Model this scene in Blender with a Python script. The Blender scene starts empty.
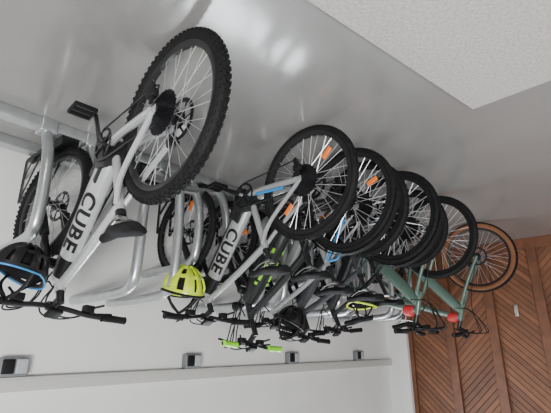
import bpy, bmesh, math, random
from mathutils import Vector, Matrix
random.seed(4)
S = bpy.context.scene
COL = S.collection
PI = math.pi

# ------------------------------------------------------------ materials
def mat(name, c, rough=.5, metal=0., var=.08, scale=30., coat=0., bump=0., bscale=200., spec=.5):
    m = bpy.data.materials.new(name); m.use_nodes = True
    n = m.node_tree.nodes; l = m.node_tree.links; b = n['Principled BSDF']
    tc = n.new('ShaderNodeTexCoord'); no = n.new('ShaderNodeTexNoise'); no.inputs['Scale'].default_value = scale
    no.inputs['Detail'].default_value = 4
    l.new(tc.outputs['Object'], no.inputs['Vector'])
    r = n.new('ShaderNodeValToRGB'); r.color_ramp.elements[0].position = .3; r.color_ramp.elements[1].position = .7
    r.color_ramp.elements[0].color = [max(0, x*(1-var)) for x in c]+[1]
    r.color_ramp.elements[1].color = [min(1, x*(1+var)) for x in c]+[1]
    l.new(no.outputs['Fac'], r.inputs['Fac']); l.new(r.outputs['Color'], b.inputs['Base Color'])
    b.inputs['Roughness'].default_value = rough; b.inputs['Metallic'].default_value = metal
    b.inputs['Coat Weight'].default_value = coat; b.inputs['Specular IOR Level'].default_value = spec
    if bump:
        n2 = n.new('ShaderNodeTexNoise'); n2.inputs['Scale'].default_value = bscale; n2.inputs['Detail'].default_value = 3
        l.new(tc.outputs['Object'], n2.inputs['Vector'])
        bp = n.new('ShaderNodeBump'); bp.inputs['Strength'].default_value = bump; bp.inputs['Distance'].default_value = .01
        l.new(n2.outputs['Fac'], bp.inputs['Height']); l.new(bp.outputs['Normal'], b.inputs['Normal'])
    return m
M = dict(
 rubber=mat('tyre_rubber', (.009,.009,.010), .7, var=.3, spec=.2),
 tan=mat('tan_sidewall', (.17,.068,.030), .7, spec=.3),
 rim=mat('black_rim', (.012,.012,.013), .35, .0, spec=.4),
 spoke=mat('spoke_steel', (.55,.55,.56), .35, .8),
 steel=mat('steel', (.4,.4,.4), .3, 1.),
 dsteel=mat('dark_steel', (.05,.05,.055), .35, .9),
 black=mat('black_plastic', (.008,.008,.009), .55, spec=.25),
 ink=mat('black_lettering', (.006,.006,.006), .5, spec=.3),
 satin=mat('satin_black', (.010,.010,.011), .35, spec=.45),
 white=mat('white_paint', (.48,.49,.50), .28, .3, coat=.5, var=.03),
 grey=mat('silver_paint', (.38,.39,.40), .3, .35, coat=.5, var=.04),
 dark=mat('dark_paint', (.012,.013,.014), .28, coat=.3),
 anth=mat('anthracite_paint', (.05,.053,.06), .3, .2, coat=.4),
 green=mat('green_paint', (.075,.125,.10), .38, coat=.3),
 lime=mat('lime', (.28,.75,.03), .4),
 limey=mat('lime_yellow', (.62,.80,.03), .35, coat=.4),
 blue=mat('blue', (.02,.27,.62), .35, coat=.3),
 red=mat('red', (.42,.018,.022), .5),
 orange=mat('orange_reflector', (.95,.20,.02), .25),
 rack=mat('galvanised_tube', (.52,.54,.55), .30, .85, var=.10, scale=18),
 bracket=mat('black_bracket', (.010,.010,.011), .5, spec=.3),
 trunk=mat('trunking_pvc', (.52,.52,.50), .5, var=.02),
 sock=mat('socket_grey', (.17,.18,.19), .5),
 lid=mat('socket_lid', (.40,.42,.44), .35),
 grip=mat('grip_rubber', (.010,.010,.011), .8, spec=.2),
 foam=mat('helmet_foam', (.008,.008,.009), .85, spec=.2),
)

# ------------------------------------------------------------ mesh helpers
def obj(name, bm, m, parent=None, smooth=True, label=None):
    me = bpy.data.meshes.new(name); bmesh.ops.recalc_face_normals(bm, faces=bm.faces); bm.to_mesh(me); bm.free()
    me.materials.append(m)
    if smooth:
        for p in me.polygons: p.use_smooth = True
        try: me.set_sharp_from_angle(angle=math.radians(38))
        except Exception: pass
    o = bpy.data.objects.new(name, me); COL.objects.link(o); o.parent = parent
    if label: o['label'] = label
    return o
def chaikin(pts, n=2):
    pts = [Vector(p) for p in pts]
    for _ in range(n):
        q = [pts[0]]
        for a, b in zip(pts, pts[1:]): q += [a*.75+b*.25, a*.25+b*.75]
        pts = q+[pts[-1]]
    return pts
def sweep(bm, pts, r, seg=10, rx=None, ref=None, closed=False):
    """tube along pts. r scalar or list; rx = half width along local X axis (list or scalar) for elliptical sections"""
    pts = [Vector(p) for p in pts]; n = len(pts)
    rl = r if isinstance(r, (list, tuple)) else [r]*n
    xl = rl if rx is None else (rx if isinstance(rx, (list, tuple)) else [rx]*n)
    rings = []; prev = None
    for i, p in enumerate(pts):
        if closed: t = (pts[(i+1) % n]-pts[i-1])
        else: t = (pts[min(i+1, n-1)]-pts[max(i-1, 0)])
        t.normalize()
        if ref is not None: u = Vector(ref)
        elif prev is not None: u = prev
        else: u = Vector((1,0,0)) if abs(t.x) < .9 else Vector((0,0,1))
        u = (u-t*u.dot(t)).normalized(); v = t.cross(u); prev = u
        rings.append([bm.verts.new(p+u*(xl[i]*math.cos(2*PI*k/seg))+v*(rl[i]*math.sin(2*PI*k/seg))) for k in range(seg)])
    m = n if closed else n-1
    for i in range(m):
        a, b = rings[i], rings[(i+1) % n]
        for k in range(seg): bm.faces.new((a[k], a[(k+1)%seg], b[(k+1)%seg], b[k]))
    if not closed: bm.faces.new(rings[0][::-1]); bm.faces.new(rings[-1])
def lathe(bm, prof, seg=48, closed=True, off=(0,0,0)):
    """profile of (x, radius) turned about the X axis"""
    ox, oy, oz = off; rings = []
    for x, r in prof:
        rings.append([bm.verts.new((ox+x, oy+r*math.cos(2*PI*k/seg), oz+r*math.sin(2*PI*k/seg))) for k in range(seg)])
    n = len(prof)
    for i in range(n if closed else n-1):
        a, b = rings[i], rings[(i+1) % n]
        for k in range(seg): bm.faces.new((a[k], a[(k+1)%seg], b[(k+1)%seg], b[k]))
    if not closed: bm.faces.new(rings[0][::-1]); bm.faces.new(rings[-1])
def box(bm, c, s, mtx=None, bev=0.):
    r = bmesh.ops.create_cube(bm, size=1); vs = r['verts']
    bmesh.ops.scale(bm, vec=s, verts=vs)
    if bev:
        es = list({e for v in vs for e in v.link_edges})
        rr = bmesh.ops.bevel(bm, geom=es, offset=bev, segments=3, affect='EDGES', profile=.5)
        vs = list({v for f in rr['faces'] for v in f.verts} | {v for v in vs if v.is_valid})
    if mtx is not None: bmesh.ops.transform(bm, matrix=mtx, verts=vs)
    bmesh.ops.translate(bm, vec=c, verts=vs)
def BM(): return bmesh.new()
def empty(name, label, cat, loc, rot=(0,0,0), group=None):
    o = bpy.data.objects.new(name, None); COL.objects.link(o); o.empty_display_size = .1
    o.location = loc; o.rotation_euler = rot; o['label'] = label; o['category'] = cat
    if group: o['group'] = group
    return o
def tag(o, label, cat, group=None):
    o['label'] = label; o['category'] = cat
    if group: o['group'] = group
    return o
def struct(o): o['kind'] = 'structure'; return o
def text_bm(txt, size, stretch=1.):
    cu = bpy.data.curves.new('lettering', 'FONT'); cu.body = txt; cu.size = size
    cu.align_x = 'CENTER'; cu.align_y = 'CENTER'; cu.offset = size*.03; cu.space_character = 1.12
    t = bpy.data.objects.new('lettering_tmp', cu); COL.objects.link(t)
    bpy.context.view_layer.update()
    me = bpy.data.meshes.new_from_object(t.evaluated_get(bpy.context.evaluated_depsgraph_get()))
    bpy.data.objects.remove(t)
    b = bmesh.new(); b.from_mesh(me)
    for v in b.verts: v.co.x *= stretch
    for _ in range(3):   # slice into strips so the letters can wrap round the tube
        bmesh.ops.subdivide_edges(b, edges=[e for e in b.edges if abs(e.verts[0].co.y-e.verts[1].co.y) > .008], cuts=1)
        bmesh.ops.triangulate(b, faces=b.faces[:])
    return b

# ------------------------------------------------------------ room
WY = 2.75; DX = -5.35
def slab(name, c, s, m):
    b = BM(); box(b, (0,0,0), s); o = obj(name, b, m, smooth=False); o.location = c; return struct(o)
fl = mat('floor_paint', (.25,.246,.242), .30, var=.06, scale=1.1, bump=.12, bscale=9)
fn = fl.node_tree; b0 = fn.nodes['Principled BSDF']
rn = fn.nodes.new('ShaderNodeTexNoise'); rn.inputs['Scale'].default_value = 2.2; rn.inputs['Detail'].default_value = 2
rr = fn.nodes.new('ShaderNodeMapRange'); rr.inputs['To Min'].default_value = .16; rr.inputs['To Max'].default_value = .30
fn.links.new(rn.outputs['Fac'], rr.inputs['Value']); fn.links.new(rr.outputs['Result'], b0.inputs['Roughness'])
b0.inputs['Coat Weight'].default_value = .7; b0.inputs['Coat Roughness'].default_value = .12
slab('floor', (-1.6,-.2,-.05), (7.8,6.2,.1), fl)
wl = mat('wall_paint', (.76,.76,.755), .8, var=.03, scale=2, bump=.08, bscale=90)
slab('wall_back', (-1.6,WY+.08,1.35), (7.8,.16,2.7), wl)
slab('wall_left', (DX-.05,2.615,1.35), (.3,.27,2.7), wl)
# wooden door with diagonal boards
def door_mat(sign):
    m = bpy.data.materials.new('diagonal_boards'); m.use_nodes = True
    n = m.node_tree.nodes; l = m.node_tree.links; b = n['Principled BSDF']
    tc = n.new('ShaderNodeTexCoord'); sp = n.new('ShaderNodeSeparateXYZ'); l.new(tc.outputs['Object'], sp.inputs[0])
    a = n.new('ShaderNodeMath'); a.operation = 'MULTIPLY'; a.inputs[1].default_value = sign; l.new(sp.outputs['Y'], a.inputs[0])
    s = n.new('ShaderNodeMath'); s.operation = 'ADD'; l.new(a.outputs[0], s.inputs[0]); l.new(sp.outputs['Z'], s.inputs[1])
    k = n.new('ShaderNodeMath'); k.operation = 'MULTIPLY'; k.inputs[1].default_value = 1/.076; l.new(s.outputs[0], k.inputs[0])
    f = n.new('ShaderNodeMath'); f.operation = 'FRACT'; l.new(k.outputs[0], f.inputs[0])
    g = n.new('ShaderNodeValToRGB'); e = g.color_ramp.elements
    e[0].position = 0; e[0].color = (.35,.35,.35,1); e[1].position = .12; e[1].color = (1,1,1,1)
    x = e.new(.90); x.color = (1,1,1,1); x = e.new(1.); x.color = (.35,.35,.35,1)
    l.new(f.outputs[0], g.inputs[0])
    fo = n.new('ShaderNodeMath'); fo.operation = 'FLOOR'; l.new(k.outputs[0], fo.inputs[0])
    wn = n.new('ShaderNodeTexWhiteNoise'); wn.noise_dimensions = '1D'; l.new(fo.outputs[0], wn.inputs['W'])
    gr = n.new('ShaderNodeTexNoise'); gr.inputs['Scale'].default_value = 9; gr.inputs['Detail'].default_value = 6; l.new(tc.outputs['Object'], gr.inputs['Vector'])
    ad = n.new('ShaderNodeMath'); ad.operation = 'ADD'; l.new(wn.outputs['Value'], ad.inputs[0]); l.new(gr.outputs['Fac'], ad.inputs[1])
    cr = n.new('ShaderNodeValToRGB'); cr.color_ramp.elements[0].position = .3; cr.color_ramp.elements[0].color = (.115,.041,.017,1)
    cr.color_ramp.elements[1].position = 1.; cr.color_ramp.elements[1].color = (.225,.086,.036,1)
    h = n.new('ShaderNodeMath'); h.operation = 'MULTIPLY'; h.inputs[1].default_value = .65; l.new(ad.outputs[0], h.inputs[0]); l.new(h.outputs[0], cr.inputs[0])
    mx = n.new('ShaderNodeMixRGB'); mx.blend_type = 'MULTIPLY'; mx.inputs[0].default_value = 1
    l.new(cr.outputs[0], mx.inputs[1]); l.new(g.outputs[0], mx.inputs[2]); l.new(mx.outputs[0], b.inputs['Base Color'])
    bp = n.new('ShaderNodeBump'); bp.inputs['Strength'].default_value = .6; bp.inputs['Distance'].default_value = .01
    l.new(g.outputs[0], bp.inputs['Height']); l.new(bp.outputs['Normal'], b.inputs['Normal'])
    b.inputs['Roughness'].default_value = .5
    return m
DM = [door_mat(1), door_mat(-1)]
wood = mat('door_frame_wood', (.14,.050,.021), .5, var=.3, scale=8)
door = bpy.data.objects.new('door_1', None); COL.objects.link(door); door['kind'] = 'structure'; door.location = (DX-.02, 0, 0)
ys = [2.48, 1.95, 1.46, .95, .42, -.3, -1.1, -2.2]
for i, (a, c) in enumerate(zip(ys, ys[1:])):
    b = BM(); box(b, (0,(a+c)/2,1.3), (.04,a-c,2.56)); obj('board_panel', b, DM[i % 2], door, False)
for y in ys:
    b = BM(); box(b, (.035,y,1.3), (.055,.095,2.56), bev=.004); obj('batten', b, wood, door, False)
b = BM(); box(b, (.03,.2,.06), (.05,4.6,.12), bev=.004); obj('bottom_rail', b, wood, door, False)
b = BM(); box(b, (.03,1.2,.78), (.02,.035,.13), bev=.006); sweep(b, chaikin([(.04,1.2,.735),(.085,1.2,.735),(.085,1.2,.825),(.04,1.2,.825)]), .008)
obj('door_handle', b, mat('handle_metal', (.5,.5,.48), .3, .6), door, label='pale metal handle')

# unseen glowing panel, added high on the wall to put glare on the floor
glare_panel = bpy.data.objects.new('added_glare_panel_1', None); COL.objects.link(glare_panel); glare_panel['kind'] = 'structure'; glare_panel.location = (-2.6,WY,2.15)
wf = mat('glare_panel_frame_white', (.8,.8,.8), .4)
b = BM()
for z in (-.3,.3): box(b, (0,-.02,z), (2.1,.05,.05), bev=.004)
for x in (-1.03,0,1.03): box(b, (x,-.02,0), (.05,.05,.62), bev=.004)
obj('glare_panel_frame', b, wf, glare_panel, False)
gm = bpy.data.materials.new('glare_panel_glow'); gm.use_nodes = True; g_ = gm.node_tree.nodes['Principled BSDF']
g_.inputs['Emission Color'].default_value = (.9,.96,1,1); g_.inputs['Emission Strength'].default_value = 24; g_.inputs['Roughness'].default_value = .1
for x in (-.515,.515):
    b = BM(); box(b, (x,-.008,0), (1.0,.01,.56)); obj('glare_pane', b, gm, glare_panel, False)

# pale mat
mt = mat('speckled_mat', (.47,.455,.435), .9, var=.18, scale=80, bump=.6, bscale=110)
b = BM()
P = [(-2.06,.50),(-.30,.80),(-.1,-1.0),(-1.95,-1.3)]
b.faces.new([b.verts.new((x,y,0)) for x, y in P]); r = bmesh.ops.extrude_face_region(b, geom=b.faces[:])
bmesh.ops.translate(b, vec=(0,0,.012), verts=[v for v in r['geom'] if isinstance(v, bmesh.types.BMVert)])
o = obj('floor_mat', b, mt, smooth=False); o.location = (0,0,.0005)
tag(o, 'pale beige speckled rectangular mat lying on the grey painted floor', 'mat')

# trunking + sockets
b = BM(); box(b, (0,0,0), (6.9,.045,.075), bev=.004); box(b, (0,-.0235,.0), (6.9,.004,.05))
o = obj('cable_trunking', b, M['trunk'], smooth=False); o.location = (-1.9,WY-.024,1.352)
tag(o, 'long white plastic cable trunking running along the white wall', 'cable trunking')
lbl = ['grey wall socket at the near end of the trunking, beside the blue trimmed helmet',
       'grey wall socket under the trunking near the lime yellow helmet',
       'grey wall socket under the trunking, third from the near end',
       'grey wall socket under the trunking nearest the wooden door']
for i, x in enumerate([-.875,-2.09,-3.27,-4.47]):
    t = empty('wall_socket', lbl[i], 'wall socket', (x,WY,1.262), group='sockets under the trunking')
    b = BM(); box(b, (0,-.032,0), (.14,.062,.10), bev=.008); obj('housing', b, M['sock'], t)
    for s in (-1,1):
        b = BM(); box(b, (s*.034,-.068,-.004), (.06,.014,.075), bev=.005); obj('socket_lid', b, M['lid'] if s < 0 else M['black'], t)

# ------------------------------------------------------------ rack
SLOTS = [-.8-.48*k for k in range(9)]
rk = empty('bike_rack', 'galvanised tubular bike rack with hoops along the foot of the white wall', 'bike rack', (-2.6,2.3,0))
def rp(b, name, m, sm=True):
    bmesh.ops.translate(b, vec=(2.6,-2.3,0), verts=b.verts); return obj(name, b, m, rk, sm)
for y in (2.26, 2.62):
    b = BM(); box(b, (-2.5,y,.03), (5.1,.075,.06), bev=.006); rp(b, 'floor_rail', M['rack'])
for i, x in enumerate(SLOTS):
    hi = .88 if i % 2 == 1 else .66
    yo = 2.02 if i % 2 == 1 else 2.14
    for s in ((-1,1)):
        xx = x+s*.12
        foot = [(xx,2.27,.03),(xx,yo+.03,.20),(xx,yo,.34)]
        if s > 0 and i % 2 == 1: foot = [(xx-.78,2.27,.05),(xx-.48,2.20,.16),(xx-.08,yo+.02,.24),(xx,yo,.34)]
        b = BM(); sweep(b, chaikin(foot+[(xx,yo,hi-.15),(xx,yo+.03,hi-.02),(xx,yo+.2,hi),(xx,2.66,hi),(xx,2.745,hi)], 3), .0285, 16)
        rp(b, 'hoop', M['rack'])
        b = BM(); box(b, (xx,2.26,.036), (.085,.095,.080), bev=.008); rp(b, 'clamp', M['rack'])
    b = BM(); box(b, (x,2.44,.066), (.085,.42,.012))
    for s in (-1,1): box(b, (x+s*.043,2.44,.085), (.006,.42,.05))
    rp(b, 'wheel_trough', M['bracket'], False)
    for s in (-1,1):   # triangular cheek plates with a cut-out
        b = BM(); tri = [(2.45,.07),(2.735,.07),(2.735,.34)]
        for j in range(3):
            p, q_ = tri[j], tri[(j+1)%3]; sweep(b, [(x+s*.055,p[0],p[1]),(x+s*.055,q_[0],q_[1])], .016, 4, rx=.004)
        sweep(b, [(x+s*.055,2.60,.08),(x+s*.055,2.72,.19)], .014, 4, rx=.004)
        rp(b, 'bracket', M['bracket'], False)

# ------------------------------------------------------------ wheels
WC = {}
def cached(key, fn):
    if key not in WC: WC[key] = fn()
    return WC[key]
def inst(name, me, parent, loc=(0,0,0)):
    o = bpy.data.objects.new(name, me); COL.objects.link(o); o.parent = parent; o.location = loc; return o
def mk(bm, name, m):
    o = obj(name, bm, m); me = o.data; bpy.data.objects.remove(o); return me
def tyre_me(R, tr, knob):
    b = BM(); c = R-tr
    lathe(b, [(tr*math.cos(a), c+tr*.97*math.sin(a)) for a in [2*PI*k/14 for k in range(14)]], 72)
    N = int(74*R/.35)
    for k in range(N):
        for j, (th, w) in enumerate(((0,.010),(.45,.007),(-.45,.007),(.95,.007),(-.95,.007))):
            ph = 2*PI*(k+(.5 if j in (1,2) else 0))/N
            rr_ = c+(tr+knob*.35)*math.cos(th); xx = (tr+knob*.35)*math.sin(th)
            mx = Matrix.Rotation(ph, 4, 'X') @ Matrix.Translation((xx, 0, rr_)) @ Matrix.Rotation(th, 4, 'Y')
            r = bmesh.ops.create_cube(b, size=1)
            bmesh.ops.scale(b, vec=(w, 2*PI*R/N*.45, knob), verts=r['verts']); bmesh.ops.transform(b, matrix=mx, verts=r['verts'])
    return mk(b, 'tyre', M['rubber'])
def rim_me(R, tr, m):
    b = BM(); c = R-2*tr
    lathe(b, [(-.014,c+.008),(.014,c+.008),(.014,c-.006),(.008,c-.018),(-.008,c-.018),(-.014,c-.006)], 64)
    return mk(b, 'wheel', m)
def wall_me(R, tr, s):
    b = BM(); c = R-tr
    lathe(b, [(s*((tr+.0015)*math.sin(a)), c+(tr+.0015)*math.cos(a)) for a in (1.15,1.3,1.5,1.8,2.1,2.6)]+[(s*.004, c-tr*.8)], 64)
    return mk(b, 'sidewall', M['tan'])
def spoke_me(R, tr):
    b = BM(); c = R-2*tr-.014; N = 32
    for k in range(N):
        a = 2*PI*k/N; s = 1 if k % 2 else -1; a2 = a+(.9 if (k//2) % 2 else -.9)
        sweep(b, [(s*.026,.026*math.cos(a2),.026*math.sin(a2)),(s*.004,c*math.cos(a),c*math.sin(a))], .0016, 4)
    return mk(b, 'spokes', M['spoke'])
def hub_me():
    b = BM(); lathe(b, [(-.068,.007),(-.05,.012),(-.03,.030),(-.024,.030),(-.018,.017),(.018,.017),(.024,.030),(.03,.030),(.05,.012),(.068,.007)], 24, False)
    return mk(b, 'hub', M['satin'])
def disc_me():
    b = BM(); x = -.044
    lathe(b, [(x-.001,.09),(x+.001,.09),(x+.001,.072),(x-.001,.072)], 48)
    lathe(b, [(x-.001,.035),(x+.001,.035),(x+.001,.022),(x-.001,.022)], 24)
    for k in range(6):
        a = k*PI/3; sweep(b, [(x,.03*math.cos(a),.03*math.sin(a)),(x,.075*math.cos(a+.35),.075*math.sin(a+.35))], .004, 6)
    return mk(b, 'brake_disc', M['dsteel'])
def cass_me():
    b = BM()
    for k in range(9):
        r = .090-.0076*k; x = .030+.0042*k
        n = 26
        rings = []
        for xx in (x, x+.0022):
            rings.append([b.verts.new((xx, (r+(.0025 if j % 2 else -.0025))*math.cos(PI*j/n), (r+(.0025 if j % 2 else -.0025))*math.sin(PI*j/n))) for j in range(2*n)])
        for j in range(2*n): b.faces.new((rings[0][j], rings[0][(j+1)%(2*n)], rings[1][(j+1)%(2*n)], rings[1][j]))
        b.faces.new(rings[0][::-1]); b.faces.new(rings[1])
    return mk(b, 'cassette', M['dsteel'])
def reflector_me(R, tr):
    b = BM(); box(b, (0,0,(R-2*tr)*.66), (.012,.028,.070), Matrix.Identity(4), bev=.004)
    return mk(b, 'reflector', M['orange'])
def wheel(p, loc, rear, c, rot, SR=None):
    R, tr = c['R'], c['tr']; kn = c.get('knob', .003)
    rm = c.get('rim', 'rim')
    w = inst('wheel', cached(('rim',R,tr,rm), lambda: rim_me(R,tr,M[rm])), p, loc)
    w.matrix_local = (SR if SR is not None else Matrix.Identity(4)) @ Matrix.Translation(loc) @ Matrix.Rotation(rot,4,'X')
    w['label'] = ('rear' if rear else 'front')+' wheel'
    inst('tyre', cached(('ty',R,tr,kn), lambda: tyre_me(R,tr,kn)), w)
    if c.get('tan'):
        for s in (-1,1): inst('sidewall', cached(('sw',R,tr,s), lambda: wall_me(R,tr,s)), w)
    inst('spokes', cached(('sp',R,tr), lambda: spoke_me(R,tr)), w)
    inst('hub', cached('hub', hub_me), w)
    inst('brake_disc', cached('disc', disc_me), w)
    if rear: inst('cassette', cached('cass', cass_me), w)
    if c.get('refl'):
        for k in (0,1):
            r = inst('reflector', cached(('rf',R,tr), lambda: reflector_me(R,tr)), w); r.rotation_euler = (.5+k*PI,0,0)

# ------------------------------------------------------------ bicycle
def bicycle(label, x, y, c, yaw=0, reverse=False, lift=.07, lean=0):
    R, tr = c['R'], c['tr']; WB = c.get('WB', 1.15); fat = c.get('fat', .024)
    if reverse: rot = (-lift/WB, lean, PI+yaw); loc = (x, y+WB, lift)
    else: rot = (lift/WB, lean, yaw); loc = (x, y, 0)
    t = empty('bicycle', label, 'bicycle', loc, rot, 'bicycles parked in the rack')
    fm = M[c['frame']]
    rh = Vector((0,0,R)); fh = Vector((0,WB,R)); bb = Vector((0,.44,R-.045))
    hl = Vector((0, WB-.235, R+c.get('hl',.45))); hh = hl+Vector((0,-.043,c.get('ht',.12)))
    sd = Vector((0,-.31,.95)).normalized(); stt = bb+sd*c.get('st',.42)
    steer = c.get('steer', 0.)     # bars, fork and front wheel turn together about the head tube
    SR = Matrix.Translation(hh) @ Matrix.Rotation(steer,4,(hh-hl).normalized()) @ Matrix.Translation(-hh)
    def cobj(name, b, m, par, **k):
        bmesh.ops.transform(b, matrix=SR, verts=b.verts); return obj(name, b, m, par, **k)
    wheel(t, rh, True, c, .3+x); wheel(t, fh, False, c, 1.1+x*3, SR)
    # frame
    b = BM()
    sweep(b, [hl-Vector((0,-.005,.02)), hh], .024, 14)
    d0 = bb+Vector((0,.03,.03)); d1 = hl+Vector((0,-.01,.035))
    q = (d1-d0)
    sweep(b, [d0, d0+q*.12, d0+q*.85, d1], [fat*1.15,fat*1.25,fat*1.1,fat*.8], 20, rx=[fat*.85,fat*.85,fat*.8,fat*.7])
    tt0 = stt-sd*.04; tt1 = hh-Vector((0,0,.03)); tr_ = c.get('top', .018)
    sweep(b, chaikin([tt0, tt0*.5+tt1*.5+Vector((0,0,.012)), tt1], 2), tr_, 12, rx=tr_*.9)
    sweep(b, [bb, stt], .019, 12)
    ck = c.get('stays', 1.)
    for s in (-1,1):
        sweep(b, chaikin([bb+Vector((s*.03,0,0)), bb+Vector((s*.045,-.12,.0)), rh+Vector((s*.066,.02,0))], 2), .0135*ck, 8)
        sweep(b, chaikin([stt-sd*.05+Vector((s*.016,0,0)), stt-sd*.05+Vector((s*.045,-.07,-.09)), rh+Vector((s*.066,0,.01))], 2), .0095*ck, 8)
        sweep(b, [rh+Vector((s*.066,.03,0)), rh+Vector((s*.066,-.012,.0))], .017, 8, rx=.004)
    obj('frame', b, fm, t)
    dn = q.normalized(); pn = Vector((0,-dn.z,dn.y))
    if c.get('motor'):
        b = BM(); lathe(b, [(-.055,.05),(-.045,.075),(.045,.075),(.055,.05)], 28, False, off=bb+Vector((0,.035,.02)))
        box(b, bb+Vector((0,.08,.065)), (.085,.15,.11), Matrix.Rotation(math.atan2(dn.z,dn.y),4,'X'), bev=.015)
        obj('motor', b, M['satin'], t)
        b = BM(); sweep(b, [d0+q*.2-pn*fat*.75, d0+q*.78-pn*fat*.75], fat*.6, 10, rx=fat*.7); obj('battery_cover', b, M['satin'], t)
    if c.get('text'):   # dark head-end section and lettering
        b = BM(); sweep(b, [d0+q*.80, d0+q*.85, d0+q*.965], [fat*1.12+.001,fat*1.1+.0015,fat*.86+.0015], 20, rx=[fat*.806+.001,fat*.80+.0015,fat*.72+.0015]); obj('tube_guard', b, M['satin'], t)
        for s in (1,-1):
            b = text_bm(c['text'], .100, 1.12)
            rx_, ry_ = fat*.835+.0015, fat*1.18+.0015
            for v in b.verts:     # wrap the letters round the flank of the tube
                ph = (c.get('tang', .55) if s > 0 else 0.)+v.co.y/((rx_+ry_)/2)
                v.co = d0+q*.50+dn*(v.co.x*s)+Vector((s*rx_*math.cos(ph),0,0))+pn*(ry_*math.sin(ph))
            o = obj('lettering', b, M['ink'], t, smooth=False); o['label'] = 'dark lettering on the down tube'
    if c.get('stripe'):
        for k, (u0,u1,k2) in enumerate(((.34,.39,.62),(.41,.44,.42),(.47,.55,.60),(.58,.61,.45),(.64,.71,.62),(.74,.77,.5))):
            for s in (-1,1):
                ry_, rx_ = fat*1.17, fat*.83; sn = k2
                dd = pn*ry_*sn+Vector((s*rx_*math.sqrt(1-sn*sn),0,0))
                b = BM(); sweep(b, [d0+q*u0+dd, d0+q*u1+dd], fat*.20, 6, rx=fat*.16)
                obj('stripe', b, M[c['stripe']], t)
    if c.get('stay') == 'short':
        b = BM(); sweep(b, [bb+Vector((.056,-.10,.022)), rh+Vector((.080,.11,.02))], .009, 8, rx=.005); obj('stay_guard', b, M['blue'], t, label='bright blue strip')
    if c.get('stay') == 'long':
        b = BM()
        sweep(b, [rh+Vector((.080,.09,.045)), bb+sd*.34+Vector((.030,-.03,0))], .010, 8, rx=.006); obj('stay_guard', b, M['blue'], t, label='bright blue strip')
    # fork
    cr = hl+Vector((0,.012,-.035)); fd = (fh-cr)
    if c.get('susp', True):
        b = BM(); box(b, cr, (.15,.045,.04), Matrix.Rotation(.4,4,'X'), bev=.012); cobj('fork_crown', b, M['satin'], t)
        b = BM(); m_ = cr+fd*.42
        for s in (-1,1):
            o0 = Vector((s*.062,0,0))
            sweep(b, [m_+o0-fd*.02, m_+o0, fh+o0+Vector((0,-.015,.02)), fh+o0+Vector((0,0,-.012))], [.019,.024,.019,.016], 12)
        sweep(b, chaikin([m_+Vector((-.062,0,0)), m_+Vector((-.05,.02,.08)), m_+Vector((.05,.02,.08)), m_+Vector((.062,0,0))], 2), .010, 8)
        cobj('fork', b, M[c.get('fork','satin')], t)
        for s in (-1,1):
            b = BM(); sweep(b, [cr+Vector((s*.062,0,0)), m_+Vector((s*.062,0,0))], .0165, 12)
            cobj('stanchion', b, M['dsteel'], t)
    else:
        b = BM(); sweep(b, [cr+Vector((0,0,.03)), cr-Vector((0,0,.01))], .026, 12)
        for s in (-1,1):
            sweep(b, chaikin([cr+Vector((s*.012,0,.01)), cr+Vector((s*.05,.0,0)), cr+fd*.5+Vector((s*.055,-.012,0)), fh+Vector((s*.06,0,0))], 2), .0155, 10)
        cobj('fork', b, M[c.get('fork', c['frame'])], t)
    # cockpit
    bh = c.get('bar', .06); w = c.get('bw', .36); ax = Vector((0,-.35,.94))
    sp = hh+ax*(.03+bh*.5)
    bc = sp+Vector((0,.055,.02+bh*.3))
    b = BM(); sweep(b, [hh, sp+ax*.02], .018, 12); sweep(b, [sp, bc], [.019,.017], 12)
    sweep(b, [bc-Vector((.024,0,0)), bc+Vector((.024,0,0))], .022, 12); cobj('stem', b, M['satin'], t)
    b = BM(); sweep(b, chaikin([bc+Vector((-w,-.05,.02)), bc+Vector((-w*.5,-.02,.022)), bc+Vector((-.06,0,0)), bc+Vector((.06,0,0)), bc+Vector((w*.5,-.02,.022)), bc+Vector((w,-.05,.02))], 2), .0125, 10)
    hb = cobj('handlebar', b, M['satin'], t)
    for s in (-1,1):
        e = bc+Vector((s*w,-.05,.02)); i_ = bc+Vector((s*(w-.13),-.037,.021))
        b = BM(); sweep(b, [e, e*.97+i_*.03, e*.9+i_*.1, i_*.95+e*.05, i_], [.016,.020,.018,.018,.020], 12); cobj('grip', b, M[c.get('grip','grip')], hb)
        b = BM(); g = bc+Vector((s*(w-.155),-.032,.018))
        sweep(b, [g, g+Vector((0,.035,-.01))], .013, 8)
        sweep(b, chaikin([g+Vector((0,.03,-.01)), g+Vector((s*.03,.06,-.02)), g+Vector((s*.12,.055,-.03))], 2), .007, 8)
        cobj('brake_lever', b, M['black'], hb)
        b = BM(); box(b, bc+Vector((s*(w-.20),-.02,-.012)), (.05,.04,.035), bev=.006); sweep(b, [bc+Vector((s*(w-.19),-.02,-.015)), bc+Vector((s*(w-.14),-.06,-.035))], .006, 6)
        cobj('shifter', b, M['black'], hb)
    b = BM(); box(b, bc+Vector((.0,-.025,.035)), (.065,.055,.02), Matrix.Rotation(.5,4,'X'), bev=.005); cobj('display', b, M['black'], hb)
    if c.get('lamp'):
        b = BM(); o_ = hl+Vector((0,.08,.06)); sweep(b, [o_-Vector((0,.05,0)), o_, o_+Vector((0,.03,0))], [.01,.03,.034], 14); cobj('headlamp', b, M['black'], t)
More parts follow.
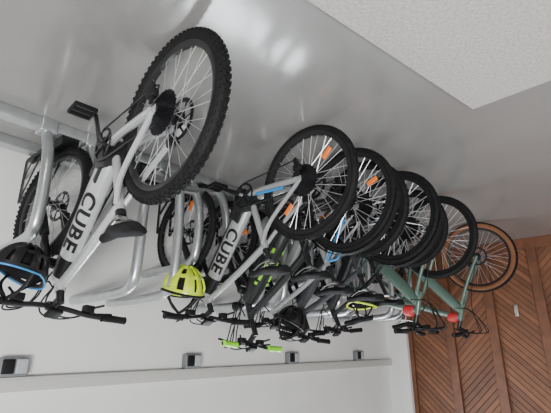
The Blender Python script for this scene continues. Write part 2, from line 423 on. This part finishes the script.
    for s, tgt, k in ((-1, SR @ (fh+Vector((-.07,-.03,.08))), .13), (1, d1+Vector((.03,-.06,-.05)), .16), (-1, d1+Vector((-.03,-.05,-.03)), .19), (1, hh+Vector((.02,.04,-.02)), .10)):
        b = BM(); g = SR @ (bc+Vector((s*(w-.17),.0,.0)))
        sweep(b, chaikin([g, SR @ (bc+Vector((s*(w-.22),k,.03))), SR @ (bc+Vector((s*.02,k+.02,-.06+k*.3))), hl+Vector((s*.03,.07,.02)), tgt], 3), .0042, 6)
        obj('cable', b, M['black'], t)
    # saddle
    sh = c.get('saddle', .10); sc = stt+sd*sh
    b = BM(); sweep(b, [stt-sd*.05, sc], .0145, 12); sweep(b, [stt-sd*.015, stt+sd*.012], .022, 12); obj('seat_post', b, M['satin'], t)
    b = BM(); ysd = [-.135,-.12,-.08,-.02,.04,.10,.135,.145]; wd = [.03,.060,.070,.055,.030,.021,.017,.006]; zd = [.020,.026,.024,.012,.005,.006,.004,-.006]
    rings = []
    for yy, ww, zz in zip(ysd, wd, zd):
        rings.append([b.verts.new((sc.x+ww*math.cos(a), sc.y+.015+yy, sc.z+.045+zz+(.018*math.sin(a) if math.sin(a) > 0 else .028*math.sin(a)*(1 if ww > .03 else .8)))) for a in [2*PI*k/14 for k in range(14)]])
    for a, c2 in zip(rings, rings[1:]):
        for k in range(14): b.faces.new((a[k],a[(k+1)%14],c2[(k+1)%14],c2[k]))
    b.faces.new(rings[0][::-1]); b.faces.new(rings[-1])
    sa = obj('saddle', b, M['grip'], t)
    b = BM()
    for s in (-1,1): sweep(b, chaikin([(sc.x+s*.03,sc.y-.08,sc.z+.038),(sc.x+s*.022,sc.y-.03,sc.z+.005),(sc.x+s*.022,sc.y+.04,sc.z+.005),(sc.x+s*.01,sc.y+.12,sc.z+.035)], 2), .0035, 6)
    box(b, (sc.x,sc.y,sc.z+.002), (.045,.03,.02), bev=.003)
    obj('saddle_rail', b, M['steel'], sa)
    # drivetrain
    cr_r = c.get('ring', .075)
    b = BM(); cx = .058
    lathe(b, [(cx-.002,cr_r),(cx+.002,cr_r),(cx+.002,cr_r-.012),(cx-.002,cr_r-.012)], 40, True, bb); lathe(b, [(cx-.006,.02),(cx+.006,.02)], 20, False, bb)
    for k in range(4):
        a = k*PI/2+.4; sweep(b, [bb+Vector((cx,.015*math.cos(a),.015*math.sin(a))), bb+Vector((cx,(cr_r-.008)*math.cos(a),(cr_r-.008)*math.sin(a)))], .006, 6)
    obj('chainring', b, M['dsteel'], t)
    ca = c.get('crank', -.6)
    for s in (1,-1):
        v = Vector((0,math.cos(ca),math.sin(ca)))*s*.17
        b = BM(); sweep(b, [bb+Vector((s*.05,0,0)), bb+Vector((s*.072,0,0))+v*.1, bb+Vector((s*.08,0,0))+v], [.017,.015,.013], 8, rx=[.01,.009,.008]); k_ = obj('crank_arm', b, M['satin'], t)
        b = BM(); pc = bb+Vector((s*.14,0,0))+v
        for dy in (-.04,-.0,.04): box(b, pc+Vector((0,dy,0)), (.095,.012,.02), bev=.003)
        for dx in (-.045,.045): box(b, pc+Vector((dx,0,0)), (.010,.09,.02), bev=.003)
        sweep(b, [pc-Vector((s*.06,0,0)), pc+Vector((s*.04,0,0))], .008, 8); obj('pedal', b, M['black'], k_)
    b = BM(); co = .045; top = [bb+Vector((cx,0,cr_r)), rh+Vector((co,0,co))]; jk = rh+Vector((co,.03,-.13)); gp = rh+Vector((co,.03,-.07))
    sweep(b, top, .0042, 6); sweep(b, [bb+Vector((cx,0,-cr_r)), jk, jk+Vector((0,-.02,.01)), gp, rh+Vector((co,-.01,-co))], .0042, 6); obj('chain', b, M['dsteel'], t)
    b = BM(); sweep(b, [rh+Vector((.078,0,-.02)), rh+Vector((.078,.0,-.06)), jk+Vector((.012,0,0))], [.014,.018,.012], 8, rx=.006)
    box(b, rh+Vector((.075,.0,-.06)), (.03,.05,.035), bev=.008); obj('derailleur', b, M['black'], t)
    b = BM(); box(b, rh+Vector((-.05,.05,.075)), (.035,.05,.04), bev=.008); obj('brake_caliper', b, M['black'], t)
    b = BM(); box(b, fh+Vector((-.05,-.07,.075)), (.035,.05,.04), bev=.008); cobj('brake_caliper', b, M['black'], t)
    if c.get('guard'):
        for ctr, a0, a1, fo in ((rh, 20, 175, obj), (fh, 25, 150, cobj)):
            b = BM(); pts = [ctr+Vector((0,(R+.014)*math.cos(math.radians(a)),(R+.014)*math.sin(math.radians(a)))) for a in range(a0,a1,6)]
            sweep(b, pts, .003, 10, rx=tr+.004, ref=(1,0,0))
            for aa in (a1-25,):
                for s in (-1,1): sweep(b, [ctr+Vector((s*.06,0,0)), ctr+Vector((s*.025,(R+.012)*math.cos(math.radians(aa)),(R+.012)*math.sin(math.radians(aa))))], .0025, 5)
            fo('mudguard', b, M[c['guard']], t)
    if c.get('stand'):
        b = BM(); sweep(b, chaikin([bb+Vector((-.05,-.2,0)), bb+Vector((-.06,-.25,.0)), bb+Vector((-.09,-.24-.2,.02))], 1), .008, 8); obj('kickstand', b, M['black'], t)
    if c.get('lock'):
        b = BM(); pts = []
        for k in range(40):
            a = 2*PI*k/40; pts.append(stt+Vector((.035*math.sin(a)*1.2,-.06+.05*math.cos(a),-.12+.09*math.sin(a)+.01*math.sin(3*a))))
        sweep(b, pts, .007, 8, closed=True); obj('cable_lock', b, M[c['lock']], t)
    if c.get('pouch'):
        b = BM(); pz = hl+Vector((0,-.10,.085)); r_ = bmesh.ops.create_uvsphere(b, u_segments=20, v_segments=12, radius=1)
        for v in r_['verts']:
            v.co = Vector([math.copysign(abs(k)**.8, k) for k in v.co])
        bmesh.ops.scale(b, vec=(.036,.058,.046), verts=b.verts); bmesh.ops.rotate(b, cent=(0,0,0), matrix=Matrix.Rotation(.25,3,'X'), verts=b.verts)
        bmesh.ops.translate(b, vec=pz, verts=b.verts); obj('frame_pouch', b, M[c['pouch']], t)
    return t, bc

E = dict(R=.338, tr=.025, knob=.005, WB=1.155, fat=.052, top=.025, stays=1.25, frame='white', motor=True, text='CUBE', hl=.42, ht=.10, st=.36, saddle=.02, bar=.02, bw=.37, ring=.078, crank=-1.25, steer=-.20, tang=.62)
bicycle('white electric mountain bike with dark lettering, nearest and biggest, with knobbly tyres', -.765, 1.235, E, yaw=.045, lift=.075)
E2 = dict(E, R=.318, tr=.019, knob=.003, WB=1.11, fat=.048, top=.02, frame='grey', refl=True, stay='short', st=.38, crank=-.5, saddle=.06, bw=.33, hl=.44, bar=.03, steer=-.05, tang=.45)
bicycle('silver bike with dark lettering and orange reflectors, beside the lime yellow helmet', -1.675, 1.29, E2, yaw=.03)
B3 = dict(R=.322, tr=.018, knob=.002, WB=1.12, fat=.064, top=.024, frame='dark', stripe='lime', grip='lime', guard='black', bar=.14, ht=.16, st=.36, saddle=.06, bw=.29, motor=True, lamp=True, refl=True, stand=True, steer=-.12)
bicycle('black bike with lime green down tube stripes and lime green grips', -2.06, 1.28, B3, yaw=.04, lean=.03)
B4 = dict(R=.315, tr=.020, knob=.003, WB=1.12, fat=.034, frame='grey', stay='long', lock='blue', st=.40, bw=.28, steer=.12, bar=.0)
bicycle('silver framed bike with a blue cable lock, behind the black bike with lime grips', -2.28, 1.31, B4, yaw=.05, lean=-.02)
B5 = dict(R=.325, tr=.021, knob=.003, WB=1.13, fat=.044, top=.022, frame='anth', st=.42, bw=.30, guard='black', motor=True, steer=-.12, bar=.11)
bicycle('anthracite bike with black mudguards, fifth from the near end of the rack', -2.58, 1.24, B5, yaw=.07, lean=.04)
B6 = dict(R=.30, tr=.020, knob=.003, WB=1.05, fat=.042, frame='dark', st=.40, bw=.30, steer=.1, hl=.46, bar=.06, saddle=.14)
bicycle('smaller black bike with a black and lime helmet on it, before the green bikes', -2.98, 1.33, B6, yaw=.03, lean=-.03)
B7 = dict(R=.33, tr=.021, knob=.002, WB=1.10, fat=.042, top=.028, stays=1.2, frame='green', st=.44, bw=.30, pouch='red', saddle=.14, susp=False, bar=.08, steer=.08)
bicycle('muted green bike with a red pouch and black tyres, facing out from the wall', -3.32, 1.23, B7, yaw=.05, reverse=True, lean=.03)
B8 = dict(B7, tan=True, steer=-.08, R=.338, tr=.029)
bicycle('muted green bike with tan tyre sidewalls, nearest the wooden door', -4.22, 1.23, B8, reverse=True, yaw=-.05)

# ------------------------------------------------------------ helmets
def helmet(label, loc, rot, shell, trim, size=1., band=.007):
    t = empty('helmet', label, 'helmet', loc, rot, None)
    b = BM(); NU, NV = 36, 12; g = []
    for j in range(NV+1):
        ph = (j/NV)*PI*.5
        row = []
        for i in range(NU):
            a = 2*PI*i/NU
            rb = 1.0+(.05 if i % 4 in (0,3) and j > 1 else 0)
            x = .100*math.cos(a)*math.cos(ph)*rb; y = .138*math.sin(a)*math.cos(ph)*(1.08 if math.sin(a) < 0 else 1)*rb
            z = .125*math.sin(ph)*rb-.02*abs(math.sin(a))*math.cos(ph)
            if j == NV: row.append(None); continue
            row.append(b.verts.new((x*size,y*size,z*size)))
        g.append(row)
    tp = b.verts.new((0,0,.125*size))
    for j in range(NV-1):
        for i in range(NU):
            vent = (i % 4 in (1,2)) and (1 <= j <= 4 or 6 <= j <= 9) and not (i % 9 == 0)
            if not vent: b.faces.new((g[j][i],g[j][(i+1)%NU],g[j+1][(i+1)%NU],g[j+1][i]))
    for i in range(NU): b.faces.new((g[NV-1][i],g[NV-1][(i+1)%NU],tp))
    o = obj('shell', b, shell, t); m = o.modifiers.new('s','SOLIDIFY'); m.thickness = .012; m.offset = -1
    m = o.modifiers.new('b','BEVEL'); m.width = .002; m.segments = 2; m.limit_method = 'ANGLE'
    b = BM(); bmesh.ops.create_uvsphere(b, u_segments=24, v_segments=12, radius=1)
    bmesh.ops.delete(b, geom=[v for v in b.verts if v.co.z < -.05], context='VERTS')
    bmesh.ops.scale(b, vec=(.083*size,.118*size,.106*size), verts=b.verts); o = obj('liner', b, M['foam'], t)
    o.modifiers.new('s','SOLIDIFY').thickness = .006
    b = BM(); sweep(b, [(.1*size*math.cos(a),.138*size*math.sin(a)*(1.08 if math.sin(a)<0 else 1),-.004-.02*size*abs(math.sin(a))) for a in [2*PI*k/36 for k in range(36)]], band, 8, closed=True); obj('rim_band', b, trim, t)
    b = BM()
    for s in (-1,1): sweep(b, chaikin([(s*.085*size,.03,.0),(s*.06,.01,-.08),(0,0,-.125)],2), .0025, 6, rx=.008); sweep(b, chaikin([(s*.085*size,-.06,.0),(s*.06,.0,-.07),(0,0,-.125)],2), .0025, 6, rx=.008)
    obj('chin_strap', b, M['black'], t)
    return t
helmet('black helmet with blue trim hanging from the nearest white bike handlebar', (-.61,2.03,.845), (PI+.25,.15,.9), M['satin'], M['blue'], 1.0, .004)
helmet('lime yellow helmet hanging from the handlebar of the silver bike', (-1.49,2.06,.85), (PI-.1,.1,.35), M['limey'], M['black'], 1.2)
helmet('black helmet hanging from the handlebar of the bike with lime grips', (-2.36,1.98,1.0), (PI,.5,.4), M['satin'], M['black'], 1.0)
helmet('black and lime helmet on the smaller black bike, nearest the green bikes', (-2.98,1.75,.84), (PI,.2,.3), M['satin'], M['limey'], .95)

# ------------------------------------------------------------ camera (the photo is taken upside down)
f = 420.; th = math.atan2(139., f); a = math.atan2(396., math.hypot(f,139.))
fh_ = Vector((-math.cos(a), math.sin(a), 0)); F = fh_*math.cos(th)+Vector((0,0,-math.sin(th))); U = fh_*math.sin(th)+Vector((0,0,math.cos(th)))
Rt = Vector((fh_.y,-fh_.x,0))
cam = bpy.data.cameras.new('camera'); co = bpy.data.objects.new('camera', cam); COL.objects.link(co)
m = Matrix((-Rt,-U,-F)).transposed().to_4x4(); m.translation = (0,0,1.15); co.matrix_world = m
cam.sensor_width = 36; cam.lens = f/551*36; cam.clip_start = .02; S.camera = co

# ------------------------------------------------------------ light
w = bpy.data.worlds.new('world'); S.world = w; w.use_nodes = True
w.node_tree.nodes['Background'].inputs[0].default_value = (.96,.98,1,1); w.node_tree.nodes['Background'].inputs[1].default_value = .68
def area(name, loc, tgt, sx, sy, e, c=(1,1,1)):
    L = bpy.data.lights.new(name,'AREA'); L.shape = 'RECTANGLE'; L.size = sx; L.size_y = sy; L.energy = e; L.color = c
    o = bpy.data.objects.new(name, L); COL.objects.link(o); o.location = loc
    o.rotation_euler = (Vector(tgt)-Vector(loc)).to_track_quat('-Z','Y').to_euler()
area('daylight', (1.8,-1.6,2.3), (-2.3,1.8,.6), 1.4, .9, 285, (1,.98,.95))
